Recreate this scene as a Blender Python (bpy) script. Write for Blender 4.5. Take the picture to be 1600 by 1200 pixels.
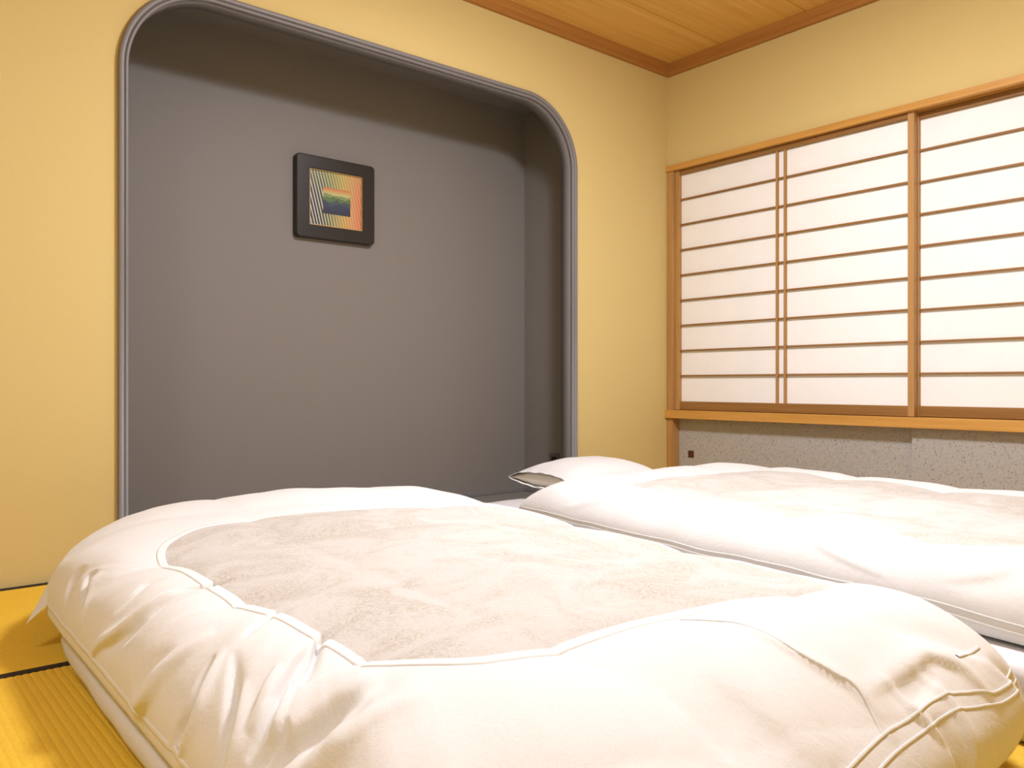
import bpy, bmesh, math, random
import numpy as np
from mathutils import Vector, noise as mnoise

for o in list(bpy.data.objects):
    bpy.data.objects.remove(o)
S = bpy.context.scene
COL = S.collection

# ------------------------------------------------------------------ camera, world, light, exposure
cam_d = bpy.data.cameras.new('camera')
cam_d.sensor_width = 36.0
cam_d.lens = 28.46
cam_d.clip_start = 0.02
cam = bpy.data.objects.new('camera', cam_d)
COL.objects.link(cam)
cam.location = (-3.477, -2.826, 0.61)
cam.rotation_euler = (math.radians(90), 0, math.radians(-40))
S.camera = cam

W = bpy.data.worlds.new('night')
S.world = W
W.use_nodes = True
W.node_tree.nodes['Background'].inputs[0].default_value = (0.02, 0.022, 0.03, 1)
W.node_tree.nodes['Background'].inputs[1].default_value = 0.3

LAMP = (-1.72, -1.60, 2.22)
LAMP_COL = (0.945, 0.99, 1.14)
# main ceiling light: a shallow drum whose flat diffuser shines down and whose rim shines round;
# a second, unseen fill light is added to brighten the room's left side
for nm, typ, energy, loc in (('ceiling_lamp_diffuser', 'AREA', 38, LAMP), ('ceiling_lamp_rim', 'POINT', 25, (LAMP[0], LAMP[1], LAMP[2] - 0.02)),
                             ('left_fill_light', 'AREA', 14.5, (-4.05, -1.95, 2.15))):
    ld = bpy.data.lights.new(nm, typ)
    ld.energy = energy
    ld.color = LAMP_COL
    if typ == 'AREA':
        ld.shape = 'DISK'
        ld.size = 0.5
    else:
        ld.shadow_soft_size = 0.10
    lo = bpy.data.objects.new(nm, ld)
    COL.objects.link(lo)
    lo.location = loc

S.view_settings.view_transform = 'Standard'
S.view_settings.look = 'None'
S.view_settings.gamma = 1
S.view_settings.use_curve_mapping = False
S.view_settings.exposure = 0.52

# ------------------------------------------------------------------ helpers
def srgb(r, g, b):
    f = lambda c: (c / 255 / 12.92) if c / 255 <= 0.04045 else ((c / 255 + 0.055) / 1.055) ** 2.4
    return (f(r), f(g), f(b), 1)


class NT:
    def __init__(s, name, rough=0.6, spec=0.3):
        s.m = bpy.data.materials.new(name)
        s.m.use_nodes = True
        s.t = s.m.node_tree
        s.b = s.t.nodes['Principled BSDF']
        s.b.inputs['Roughness'].default_value = rough
        s.b.inputs['Specular IOR Level'].default_value = spec
        s.co = s.n('ShaderNodeTexCoord').outputs['Object']

    def n(s, typ, **kw):
        nd = s.t.nodes.new(typ)
        for k, v in kw.items():
            setattr(nd, k, v)
        return nd

    def l(s, a, b):
        s.t.links.new(a, b)

    def val(s, sock, v):
        if isinstance(v, bpy.types.NodeSocket):
            s.l(v, sock)
        else:
            sock.default_value = v

    def mapping(s, scale, rot=(0, 0, 0)):
        m = s.n('ShaderNodeMapping')
        m.inputs['Scale'].default_value = scale
        m.inputs['Rotation'].default_value = rot
        s.l(s.co, m.inputs[0])
        return m.outputs[0]

    def noise(s, vec, scale, detail=3, rough=0.5, dist=0.0):
        nd = s.n('ShaderNodeTexNoise')
        nd.inputs['Scale'].default_value = scale
        nd.inputs['Detail'].default_value = detail
        nd.inputs['Roughness'].default_value = rough
        nd.inputs['Distortion'].default_value = dist
        s.l(vec, nd.inputs['Vector'])
        return nd.outputs['Fac']

    def ramp(s, fac, stops, interp='LINEAR'):
        r = s.n('ShaderNodeValToRGB')
        r.color_ramp.interpolation = interp
        e = r.color_ramp.elements
        while len(e) < len(stops):
            e.new(0.5)
        for el, (p, c) in zip(e, stops):
            el.position = p
            el.color = c
        s.l(fac, r.inputs[0])
        return r.outputs[0]

    def mix(s, fac, a, b, mode='MIX'):
        m = s.n('ShaderNodeMix', data_type='RGBA', blend_type=mode)
        s.val(m.inputs[0], fac)
        s.val(m.inputs[6], a)
        s.val(m.inputs[7], b)
        return m.outputs[2]

    def math(s, op, a, b=0.0, c=0.0):
        m = s.n('ShaderNodeMath', operation=op)
        s.val(m.inputs[0], a)
        s.val(m.inputs[1], b)
        s.val(m.inputs[2], c)
        return m.outputs[0]

    def bump(s, h, strength, dist=0.002):
        b = s.n('ShaderNodeBump')
        b.inputs['Strength'].default_value = strength
        b.inputs['Distance'].default_value = dist
        s.l(h, b.inputs['Height'])
        s.l(b.outputs[0], s.b.inputs['Normal'])

    def color(s, c):
        s.val(s.b.inputs['Base Color'], c)


def mat_wallpaper():
    m = NT('yellow_wallpaper', 0.85, 0.15)
    a = m.noise(m.mapping((1, 1, 0.25)), 900, 2)
    b = m.noise(m.mapping((1, 1, 1)), 500, 2)
    big = m.noise(m.co, 2.0, 2)
    f = m.math('ADD', m.math('MULTIPLY', a, 0.5), m.math('MULTIPLY', b, 0.5))
    c = m.ramp(f, [(0.3, (0.57, 0.445, 0.18, 1)), (0.7, (0.71, 0.565, 0.245, 1))])
    m.color(m.mix(m.math('MULTIPLY', big, 0.12), c, (0.62, 0.44, 0.17, 1)))
    m.bump(f, 0.35, 0.0015)
    return m.m


def mat_grey(name, c1, c2, rough, spec=0.4, scale=700):
    m = NT(name, rough, spec)
    a = m.noise(m.co, scale, 2)
    m.color(m.ramp(a, [(0.3, c1), (0.7, c2)]))
    m.bump(a, 0.12, 0.001)
    return m.m


def mat_wood(name, c1, c2, c3, axis, rough=0.5, scale=40, spec=0.3):
    m = NT(name, rough, spec)
    sc = [1, 1, 1]
    sc[axis] = 0.03
    v = m.mapping(tuple(sc))
    a = m.noise(v, scale, 4, 0.6, 0.6)
    sc[axis] = 0.02
    b = m.noise(m.mapping(tuple(sc)), scale * 6, 2)
    f = m.math('ADD', m.math('MULTIPLY', a, 0.7), m.math('MULTIPLY', b, 0.3))
    m.color(m.ramp(f, [(0.32, c1), (0.5, c2), (0.68, c3)]))
    m.bump(b, 0.1, 0.001)
    return m.m


def mat_paper():
    m = NT('shoji_paper', 0.9, 0.1)
    a = m.noise(m.co, 9, 4, 0.6)
    f = m.noise(m.mapping((1, 1, 0.3)), 120, 3, 0.6, 1.0)
    mixf = m.math('ADD', m.math('MULTIPLY', a, 0.6), m.math('MULTIPLY', f, 0.4))
    m.color(m.ramp(mixf, [(0.3, (0.88, 0.87, 0.84, 1)), (0.7, (0.93, 0.92, 0.89, 1))]))
    m.bump(f, 0.05, 0.001)
    return m.m


def mat_speckle():
    m = NT('speckled_grey_paper', 0.8, 0.2)
    v = m.n('ShaderNodeTexVoronoi')
    v.inputs['Scale'].default_value = 95
    m.l(m.co, v.inputs['Vector'])
    n1 = m.noise(m.co, 160, 3, 0.7)
    n2 = m.noise(m.co, 45, 2, 0.6)
    c = m.ramp(n1, [(0.3, (0.34, 0.325, 0.30, 1)), (0.65, (0.47, 0.445, 0.405, 1))])
    dark = m.ramp(m.math('MULTIPLY', m.ramp(v.outputs['Distance'], [(0.16, (1, 1, 1, 1)), (0.34, (0, 0, 0, 1))]),
                         m.ramp(n2, [(0.46, (0, 0, 0, 1)), (0.54, (1, 1, 1, 1))])), [(0, (0, 0, 0, 1)), (1, (1, 1, 1, 1))])
    m.color(m.mix(m.math('MULTIPLY', dark, 0.75), c, (0.15, 0.12, 0.095, 1)))
    m.bump(n1, 0.2, 0.001)
    return m.m


def mat_tatami(axis):
    m = NT('tatami_rush_%s' % 'xy'[axis], 0.65, 0.25)
    sc = [1, 1, 1]
    sc[axis] = 6
    a = m.noise(m.mapping(tuple(sc)), 160, 3, 0.7)          # rushes cross the ribs
    b = m.noise(m.co, 14, 3)
    c = m.ramp(a, [(0.3, (0.58, 0.33, 0.020, 1)), (0.5, (0.76, 0.48, 0.040, 1)), (0.72, (0.88, 0.60, 0.085, 1))])
    m.color(m.mix(m.math('MULTIPLY', b, 0.25), c, (0.62, 0.35, 0.02, 1)))
    m.bump(a, 0.5, 0.002)
    return m.m


def mat_cloth(name, c1, c2, weave=900, wr=0.35, rough=0.85):
    m = NT(name, rough, 0.15)
    m.b.inputs['Sheen Weight'].default_value = 0.15
    m.b.inputs['Sheen Roughness'].default_value = 0.4
    a = m.noise(m.mapping((1, 0.2, 1)), weave, 2)
    b = m.noise(m.mapping((0.2, 1, 1)), weave, 2)
    f = m.math('ADD', m.math('MULTIPLY', a, 0.5), m.math('MULTIPLY', b, 0.5))
    cr = m.noise(m.mapping((1, 1, 1)), 28, 5, 0.6, 0.8)
    m.color(m.ramp(f, [(0.3, c1), (0.7, c2)]))
    h = m.math('ADD', m.math('MULTIPLY', f, 0.15), m.math('MULTIPLY', cr, 1.0))
    m.bump(h, wr, 0.004)
    return m.m


def mat_net():
    """sheer net over a pale floral quilt"""
    m = NT('sheer_net_over_floral_quilt', 0.9, 0.1)
    big = m.noise(m.co, 5.5, 4, 0.6, 1.4)                    # drifts of flowers
    wob = m.n('ShaderNodeTexNoise')
    wob.inputs['Scale'].default_value = 13
    wob.inputs['Detail'].default_value = 4
    m.l(m.co, wob.inputs['Vector'])
    vm = m.n('ShaderNodeVectorMath', operation='MULTIPLY_ADD')
    m.l(wob.outputs['Color'], vm.inputs[0])
    vm.inputs[1].default_value = (0.13, 0.13, 0.13)
    m.l(m.co, vm.inputs[2])
    # petals: banded rings round scattered centres
    fl = m.n('ShaderNodeTexVoronoi')
    fl.inputs['Scale'].default_value = 30
    m.l(vm.outputs[0], fl.inputs['Vector'])
    rings = m.math('SINE', m.math('MULTIPLY', fl.outputs['Distance'], 22.0))
    lines = m.ramp(rings, [(0.25, (0, 0, 0, 1)), (0.95, (1, 1, 1, 1))])
    where = m.ramp(big, [(0.44, (0.05, 0.05, 0.05, 1)), (0.62, (1, 1, 1, 1))])
    pat = m.math('MULTIPLY', lines, where)
    base = m.ramp(big, [(0.35, (0.57, 0.545, 0.51, 1)), (0.65, (0.53, 0.50, 0.45, 1))])
    c = m.mix(m.math('MULTIPLY', pat, 0.75), base, (0.36, 0.31, 0.22, 1))
    grain = m.noise(m.co, 260, 3, 0.8)
    c = m.mix(m.math('MULTIPLY', m.ramp(grain, [(0.40, (1, 1, 1, 1)), (0.58, (0, 0, 0, 1))]), m.math('MULTIPLY_ADD', where, 0.45, 0.22)), c, (0.33, 0.285, 0.21, 1))
    # fine net threads
    sx = m.n('ShaderNodeSeparateXYZ')
    m.l(m.mapping((1, 1, 1), (0, 0, 0.6)), sx.inputs[0])
    p = 2 * math.pi / 0.0042
    gx = m.math('SINE', m.math('MULTIPLY', sx.outputs[0], p))
    gy = m.math('SINE', m.math('MULTIPLY', sx.outputs[1], p))
    g = m.math('MULTIPLY', gx, gy)
    thread = m.ramp(g, [(0.45, (1, 1, 1, 1)), (0.9, (0, 0, 0, 1))])
    c2 = m.mix(m.math('MULTIPLY', thread, 0.22), m.mix(0.10, c, (0.44, 0.39, 0.32, 1)), (0.74, 0.71, 0.67, 1))
    m.color(c2)
    soft = m.noise(m.co, 26, 3, 0.55, 0.4)
    m.bump(m.math('ADD', m.math('MULTIPLY', soft, 1.0), m.math('MULTIPLY', lines, 0.12)), 0.4, 0.006)
    return m.m


M = dict(
    wall=mat_wallpaper(),
    niche=mat_grey('niche_grey_paper', (0.200, 0.182, 0.162, 1), (0.232, 0.212, 0.190, 1), 0.62, 0.35),
    frame=mat_grey('grey_painted_moulding', (0.185, 0.174, 0.170, 1), (0.205, 0.193, 0.188, 1), 0.45, 0.4),
    ceil=mat_wood('ceiling_cedar', (0.62, 0.345, 0.075, 1), (0.70, 0.41, 0.105, 1), (0.77, 0.47, 0.135, 1), 0, 0.55, 30),
    woodx=mat_wood('moulding_wood_x', (0.34, 0.145, 0.030, 1), (0.40, 0.175, 0.038, 1), (0.46, 0.21, 0.048, 1), 0),
    woody=mat_wood('moulding_wood_y', (0.34, 0.145, 0.030, 1), (0.40, 0.175, 0.038, 1), (0.46, 0.21, 0.048, 1), 1),
    kumi=mat_wood('lattice_wood', (0.22, 0.105, 0.028, 1), (0.28, 0.138, 0.038, 1), (0.34, 0.175, 0.052, 1), 1),
    sill=mat_wood('sill_wood', (0.50, 0.25, 0.050, 1), (0.58, 0.30, 0.068, 1), (0.65, 0.35, 0.09, 1), 1),
    stile=mat_wood('stile_wood', (0.36, 0.19, 0.062, 1), (0.44, 0.24, 0.08, 1), (0.52, 0.30, 0.11, 1), 2),
    paper=mat_paper(), speckle=mat_speckle(),
    tatx=mat_tatami(0), taty=mat_tatami(1),
    heri=mat_grey('black_border_cloth', (0.018, 0.013, 0.010, 1), (0.032, 0.024, 0.018, 1), 0.8, 0.2),
    cover=mat_cloth('white_cotton_cover', (0.66, 0.65, 0.63, 1), (0.74, 0.73, 0.71, 1)),
    tape=mat_cloth('white_tape', (0.76, 0.745, 0.72, 1), (0.82, 0.80, 0.78, 1), wr=0.15),
    sheet=mat_cloth('white_sheet', (0.62, 0.60, 0.59, 1), (0.69, 0.67, 0.66, 1)),
    net=mat_net(),
    core=mat_cloth('pillow_ticking', (0.80, 0.75, 0.67, 1), (0.86, 0.81, 0.73, 1)),
    black=mat_grey('black_lacquered_frame', (0.012, 0.010, 0.009, 1), (0.018, 0.015, 0.013, 1), 0.35, 0.5),
    gilt=mat_grey('gilt_slip', (0.45, 0.28, 0.09, 1), (0.55, 0.36, 0.13, 1), 0.45, 0.5),
    brown=mat_grey('dark_brown_pull', (0.07, 0.025, 0.010, 1), (0.10, 0.035, 0.014, 1), 0.4, 0.4),
    plastic=mat_grey('grey_socket_plate', (0.10, 0.092, 0.085, 1), (0.115, 0.105, 0.10, 1), 0.35, 0.5),
    hole=mat_grey('black_socket', (0.01, 0.01, 0.01, 1), (0.014, 0.014, 0.014, 1), 0.5, 0.3),
    outer=mat_grey('plain_plaster', (0.50, 0.36, 0.17, 1), (0.56, 0.40, 0.19, 1), 0.9, 0.1),
)


def link(name, me, mat=None, parent=None):
    o = bpy.data.objects.new(name, me)
    COL.objects.link(o)
    if mat and me:
        me.materials.append(mat)
    if parent:
        o.parent = parent
    return o


def from_np(name, v, f, mat=None, parent=None, smooth=True):
    me = bpy.data.meshes.new(name)
    me.from_pydata([tuple(p) for p in v], [], [tuple(q) for q in f])
    me.update()
    if smooth:
        for p in me.polygons:
            p.use_smooth = True
    return link(name, me, mat, parent)


def obj(name, bm, mat, parent=None, smooth=False):
    me = bpy.data.meshes.new(name)
    bmesh.ops.recalc_face_normals(bm, faces=bm.faces)
    bm.to_mesh(me)
    bm.free()
    if smooth:
        for p in me.polygons:
            p.use_smooth = True
    return link(name, me, mat, parent)


def add_box(bm, lo_, hi_, bev=0.0, seg=2):
    r = bmesh.ops.create_cube(bm, size=1.0)
    vs = r['verts']
    for v in vs:
        v.co = Vector([(lo_[i] + hi_[i]) / 2 + v.co[i] * (hi_[i] - lo_[i]) for i in range(3)])
    if bev > 0:
        es = list({e for v in vs for e in v.link_edges})
        bmesh.ops.bevel(bm, geom=es, offset=bev, segments=seg, affect='EDGES', profile=0.5)


def box(name, lo_, hi_, mat, parent=None, bev=0.0, seg=2):
    bm = bmesh.new()
    add_box(bm, lo_, hi_, bev, seg)
    return obj(name, bm, mat, parent)


def tag(o, label, cat, group=None):
    o['label'] = label
    o['category'] = cat
    if group:
        o['group'] = group
    return o


def empty(name, loc=(0, 0, 0)):
    o = bpy.data.objects.new(name, None)
    o.empty_display_size = 0.1
    COL.objects.link(o)
    o.location = loc
    return o


def put(child, parent):
    """parent a piece modelled in room coordinates under an Empty"""
    child.parent = parent
    child.location = -Vector(parent.location)
    return child


def struct(o):
    o['kind'] = 'structure'
    return o


def sweep(name, path, profile, mat, parent=None, closed=False, smooth=True):
    """profile points (a,b) swept along path of (point, dir_a, dir_b)"""
    v, f = [], []
    n = len(profile)
    for p, da, db in path:
        for a, b in profile:
            v.append(Vector(p) + Vector(da) * a + Vector(db) * b)
    m = len(path)
    for i in range(m - 1 if not closed else m):
        j = (i + 1) % m
        for k in range(n):
            l = (k + 1) % n
            f.append((i * n + k, i * n + l, j * n + l, j * n + k))
    if not closed:
        f.append(tuple(range(n)))
        f.append(tuple((m - 1) * n + k for k in reversed(range(n))))
    o = from_np(name, v, f, mat, parent, smooth)
    return o


# ------------------------------------------------------------------ room: X along the niche wall, Y into it, corner at 0,0
XL, YF, HC = -4.40, -3.52, 2.335
OL, OR_, OT, OB, RC = -2.742, -0.731, 1.934, 0.03, 0.29      # niche opening
ND = 0.50                                                      # niche depth


def arch(inset=0.0, n=20):
    """left foot, up, over, down to the right foot; inset > 0 is outward"""
    l, r, t, rc = OL - inset, OR_ + inset, OT + inset, RC + inset
    pts = [(l, OB, -1, 0), (l, (OB + t) / 2, -1, 0)]
    for i in range(n + 1):
        a = math.pi - math.pi / 2 * i / n
        pts.append((l + rc + rc * math.cos(a), t - rc + rc * math.sin(a), math.cos(a), math.sin(a)))
    for i in range(n + 1):
        a = math.pi / 2 - math.pi / 2 * i / n
        pts.append((r - rc + rc * math.cos(a), t - rc + rc * math.sin(a), math.cos(a), math.sin(a)))
    pts += [(r, (OB + t) / 2, 1, 0), (r, OB, 1, 0)]
    return pts


# floor slab and tatami mats
fl = struct(box('floor', (XL, YF, -0.08), (0, 0, -0.0005 - 0.012), M['outer']))


def tatami(x0, x1, y0, y1, axis, bord=0.028):
    """ribs run along `axis`; cloth borders along the two long sides"""
    pitch = 0.0142
    zt = 0.0
    if axis == 1:
        a0, a1, b0, b1 = x0, x1, y0, y1
    else:
        a0, a1, b0, b1 = y0, y1, x0, x1
    g = 0.001
    a0 += g; a1 -= g; b0 += g; b1 -= g
    c0, c1 = a0 + bord, a1 - bord
    nr = int((c1 - c0) / pitch)
    prof = []
    for i in range(nr):
        for k, dz in enumerate((-0.0012, -0.0003, 0.0, -0.0003)):
            prof.append((c0 + (c1 - c0) * (i + k / 4) / nr, zt + dz))
    prof.append((c1, zt - 0.0012))
    v, f = [], []
    def P(a, b, z):
        return (a, b, z) if axis == 1 else (b, a, z)
    pr = [(c0, -0.012)] + prof + [(c1, -0.012)]
    for b in (b0, b1):
        for a, z in pr:
            v.append(P(a, b, z))
    n = len(pr)
    for i in range(n - 1):
        f.append((i, i + 1, n + i + 1, n + i))
    f.append(tuple(range(n)))
    f.append(tuple(range(2 * n - 1, n - 1, -1)))
    f.append((0, n - 1, 2 * n - 1, n))
    mat = from_np('tatami_mat', v, f, M['taty'] if axis == 1 else M['tatx'], fl, smooth=False)
    bm = bmesh.new(); bm.from_mesh(mat.data); bmesh.ops.recalc_face_normals(bm, faces=bm.faces); bm.to_mesh(mat.data); bm.free()
    for e0, e1 in ((a0, c0), (c1, a1)):
        p, q = P(e0, b0, -0.012), P(e1, b1, 0.0003)
        box('border_cloth', tuple(min(i, j) for i, j in zip(p, q)), tuple(max(i, j) for i, j in zip(p, q)), M['heri'], mat, 0.0008, 1)


for x0, x1 in ((-4.40, -2.64), (-2.64, -0.88), (-0.88, 0.0)):
    tatami(x0, x1, -0.862, 0.0, 0)
for x0 in (-4.40, -3.52, -2.64, -1.76, -0.88):
    tatami(x0, x0 + 0.88, -2.64, -0.862, 1)
for x0, x1 in ((-4.40, -2.64), (-2.64, -0.88), (-0.88, 0.0)):
    tatami(x0, x1, -3.52, -2.64, 0)

# niche wall with the rounded opening (thickness 0.072 outwards)
TW = 0.072
bm = bmesh.new()
ap = arch(0.0)
for y in (0.0, TW):
    L = [bm.verts.new((x, y, z)) for x, z, _, _ in ap]
    n = len(ap)
    # outer boundary points matched to each arch point
    O = []
    for i, (x, z, nx, nz) in enumerate(ap):
        if i < 2:
            O.append(bm.verts.new((XL, y, z)))
        elif i >= n - 2:
            O.append(bm.verts.new((0, y, z)))
        else:
            half = (n - 4) // 2
            k = i - 2
            if k < half:
                t = k / (half - 1)
                ox, oz = (XL, ap[2][1] + (HC - ap[2][1]) * min(1, t * 2)) if t < 0.5 else (XL + (x - XL) * (t - 0.5) * 2, HC)
            else:
                t = (k - half) / (half - 1)
                ox, oz = (x + (0 - x) * t * 2, HC) if t < 0.5 else (0, HC + (ap[2][1] - HC) * (t - 0.5) * 2)
            O.append(bm.verts.new((ox, y, oz)))
    for i in range(n - 1):
        bm.faces.new((L[i], L[i + 1], O[i + 1], O[i]))
    # strip under the opening
    a = bm.verts.new((XL, y, -0.08)); b = bm.verts.new((0, y, -0.08))
    bm.faces.new((O[0], L[0], L[-1], O[-1], b, a))
bmesh.ops.remove_doubles(bm, verts=bm.verts, dist=1e-5)
wb = struct(obj('wall_back', bm, M['wall']))

# reveal of the opening and its beaded moulding
rp = arch(0.0)
v = []
f = []
for x, z, nx, nz in rp:
    for (off, y) in ((0.0, -0.002), (0.0, TW), (0.012, TW), (0.012, -0.002)):
        v.append((x + nx * off - nx * 0.0005, y, z + nz * off - nz * 0.0005))
for i in range(len(rp) - 1):
    for k in range(4):
        l = (k + 1) % 4
        f.append((i * 4 + k, i * 4 + l, (i + 1) * 4 + l, (i + 1) * 4 + k))
# keep the reveal sunk in the wall: only its inner face shows
rv = struct(from_np('trim_reveal', v, f, M['frame'], None, True))
bmr = bmesh.new(); bmr.from_mesh(rv.data); bmesh.ops.recalc_face_normals(bmr, faces=bmr.faces); bmr.to_mesh(rv.data); bmr.free()

# two rounded beads: (outward offset, protrusion into the room)
prof = [(-0.001, 0.003), (-0.002, -0.004)]
for i in range(7):
    a = math.pi * i / 6
    prof.append((0.0045 - 0.0065 * math.cos(a), -0.008 - 0.007 * math.sin(a)))
for t_, y_ in ((0.0115, -0.008), (0.0120, -0.0150), (0.0138, -0.0178), (0.0170, -0.0190), (0.0215, -0.0190), (0.0260, -0.0182), (0.0285, -0.0158), (0.0300, -0.0120)):
    prof.append((t_, y_))
prof += [(0.0300, -0.002), (0.0300, 0.001)]
path = [((x, 0, z), (nx, 0, nz), (0, 1, 0)) for x, z, nx, nz in arch(0.0, 28)]
struct(sweep('trim_moulding', path, prof, M['frame']))

# the niche behind
NX0, NX1, NZ = -2.92, -0.598, 2.075
struct(box('wall_niche_back', (NX0 - 0.05, ND, 0.0), (NX1 + 0.05, ND + 0.05, NZ + 0.05), M['niche']))
struct(box('wall_niche_right', (NX1, TW, 0.0), (NX1 + 0.05, ND, NZ + 0.05), M['niche']))
struct(box('wall_niche_left', (NX0 - 0.05, TW, 0.0), (NX0, ND, NZ + 0.05), M['niche']))
struct(box('ceiling_niche', (NX0, TW, NZ), (NX1, ND, NZ + 0.05), M['niche']))
struct(box('floor_niche', (NX0, 0.002, -0.03), (NX1, ND, 0.030), M['niche']))
struct(box('baseboard_niche', (NX0, ND - 0.012, 0.030), (NX1, ND, 0.052), M['frame'], None, 0.003))
struct(box('baseboard_niche_right', (NX1 - 0.012, TW + 0.002, 0.030), (NX1, ND - 0.012, 0.052), M['frame'], None, 0.003))

# right wall: above the header, hidden carcass behind the screens
KT, KB, SB, ST = 1.787, 1.757, 0.426, 0.470
struct(box('wall_right', (0.0, YF, KT - 0.012), (0.12, 0.0, HC + 0.03), M['wall']))
struct(box('wall_right_outer', (0.125, YF, -0.08), (0.15, 0.10, KT + 0.05), M['outer']))
struct(box('wall_left', (XL - 0.06, YF, -0.08), (XL, 0.0, HC + 0.03), M['wall']))
struct(box('wall_front', (XL, YF - 0.06, -0.08), (0.12, YF, HC + 0.03), M['wall']))
# inside of the cupboard under the sill

# ceiling of wide cedar boards, running along X
ce = struct(box('ceiling', (XL, YF, HC + 0.012), (0, 0, HC + 0.03), M['woodx']))
seams = [0.0, -0.362, -0.832, -1.302, -1.772, -2.242, -2.712, -3.182, YF]
for a, b in zip(seams[:-1], seams[1:]):
    bo = box('ceiling_board', (XL, b + 0.0016, HC), (0, a - 0.0016, HC + 0.0118), M['ceil'], ce, 0.0012, 1)

# ceiling moulding, stepped
pr = [(0, 0), (0.022, 0), (0.024, 0.004), (0.024, 0.022), (0.032, 0.026), (0.032, 0.0615), (0, 0.0615)]
def cove(name, p0, p1, inward, m):
    d = (Vector(p1) - Vector(p0)).normalized()
    v, f = [], []
    for p, s in ((p0, 1), (p1, -1)):
        for a, b in pr:
            v.append(Vector(p) + Vector(inward) * a + d * a * s + Vector((0, 0, b)))
    n = len(pr)
    for k in range(n):
        l = (k + 1) % n
        f.append((k, l, n + l, n + k))
    f.append(tuple(range(n))); f.append(tuple(range(2 * n - 1, n - 1, -1)))
    o = from_np(name, v, f, m, None, False)
    bmm = bmesh.new(); bmm.from_mesh(o.data); bmesh.ops.recalc_face_normals(bmm, faces=bmm.faces); bmm.to_mesh(o.data); bmm.free()
    return struct(o)
CZ = HC - 0.062
cove('trim_ceiling_back', (XL, 0, CZ), (0, 0, CZ), (0, -1, 0), M['woodx'])
cove('trim_ceiling_right', (0, 0, CZ), (0, YF, CZ), (-1, 0, 0), M['woody'])
cove('trim_ceiling_left', (XL, YF, CZ), (XL, 0, CZ), (1, 0, 0), M['woody'])
cove('trim_ceiling_front', (0, YF, CZ), (XL, YF, CZ), (0, 1, 0), M['woodx'])

# header, sill and corner posts of the window wall
PF = -0.020
bm = bmesh.new()
add_box(bm, (PF, YF, KB), (0.004, 0, KT), 0.0015, 1)
add_box(bm, (0.0045, YF, KT - 0.022), (0.12, 0, KT - 0.0125))
add_box(bm, (0.036, YF, KB + 0.001), (0.041, 0, KT - 0.022))
add_box(bm, (0.076, YF, KB + 0.001), (0.12, 0, KT - 0.022))
struct(obj('trim_header', bm, M['sill']))
struct(box('trim_sill', (PF - 0.006, YF, SB), (0.12, 0, ST), M['sill'], None, 0.002, 2))
struct(box('trim_post_upper', (PF + 0.008, -0.045, ST), (0.12, -0.0005, KB), M['stile'], None, 0.001, 1))
struct(box('trim_post_lower', (PF + 0.008, -0.042, -0.01), (0.12, -0.0005, SB), M['stile'], None, 0.001, 1))
struct(box('trim_cupboard_track', (-0.004, YF, -0.01), (0.12, -0.042, 0.03), M['sill'], None, 0.001, 1))

# sliding paper screens
def shoji(x0, y_left, width, label):
    """x0 room-side face; y_left edge nearest the corner"""
    t = empty('shoji_screen', (x0, y_left - width / 2, ST + 0.002))
    tag(t, label, 'screen', 'paper sliding screens of the window wall')
    dx = 0.030
    z0, z1 = ST + 0.002, KT - 0.024
    zb, zt = 0.517, 1.733
    sw = 0.027
    ya, yb = y_left, y_left - width
    put(box('stile', (x0, ya - sw, z0), (x0 + dx, ya, z1), M['stile'], None, 0.0015, 2), t)
    put(box('stile', (x0, yb, z0), (x0 + dx, yb + sw, z1), M['stile'], None, 0.0015, 2), t)
    put(box('bottom_rail', (x0 + 0.003, yb + sw, z0), (x0 + dx - 0.003, ya - sw, zb), M['kumi'], None, 0.0015, 1), t)
    put(box('top_rail', (x0 + 0.003, yb + sw, zt), (x0 + dx - 0.003, ya - sw, z1), M['kumi'], None, 0.0015, 1), t)
    rows = 9
    proto = None
    for k in range(1, rows):
        zc = zb + (zt - zb) * k / rows + 0.002
        if proto is None:
            proto = box('lattice_bar', (-0.006, -(width / 2 - sw), -0.004), (0.006, width / 2 - sw, 0.004), M['kumi'])
            o = proto
        else:
            o = proto.copy(); COL.objects.link(o)
        o.parent = t
        o.location = (0.014, 0, zc - z0)
    proto = None
    for yc in (ya - width / 2 + 0.0215, ya - width / 2 - 0.0215):
        if proto is None:
            proto = box('upright_bar', (-0.0075, -0.0055, 0), (0.0055, 0.0055, zt - zb), M['stile'])
            o = proto
        else:
            o = proto.copy(); COL.objects.link(o)
        o.parent = t
        o.location = (0.014, yc - t.location[1], zb - z0)
    put(box('paper', (x0 + 0.0205, yb + sw - 0.004, zb - 0.004), (x0 + 0.0215, ya - sw + 0.004, zt + 0.004), M['paper']), t)
    return t


shoji(0.005, -0.0465, 1.259, 'light wood and paper shoji screen beside the corner post, front of the two')
shoji(0.043, -1.281, 1.259, 'light wood and paper shoji screen farther from the corner, on the rear track')

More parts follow.
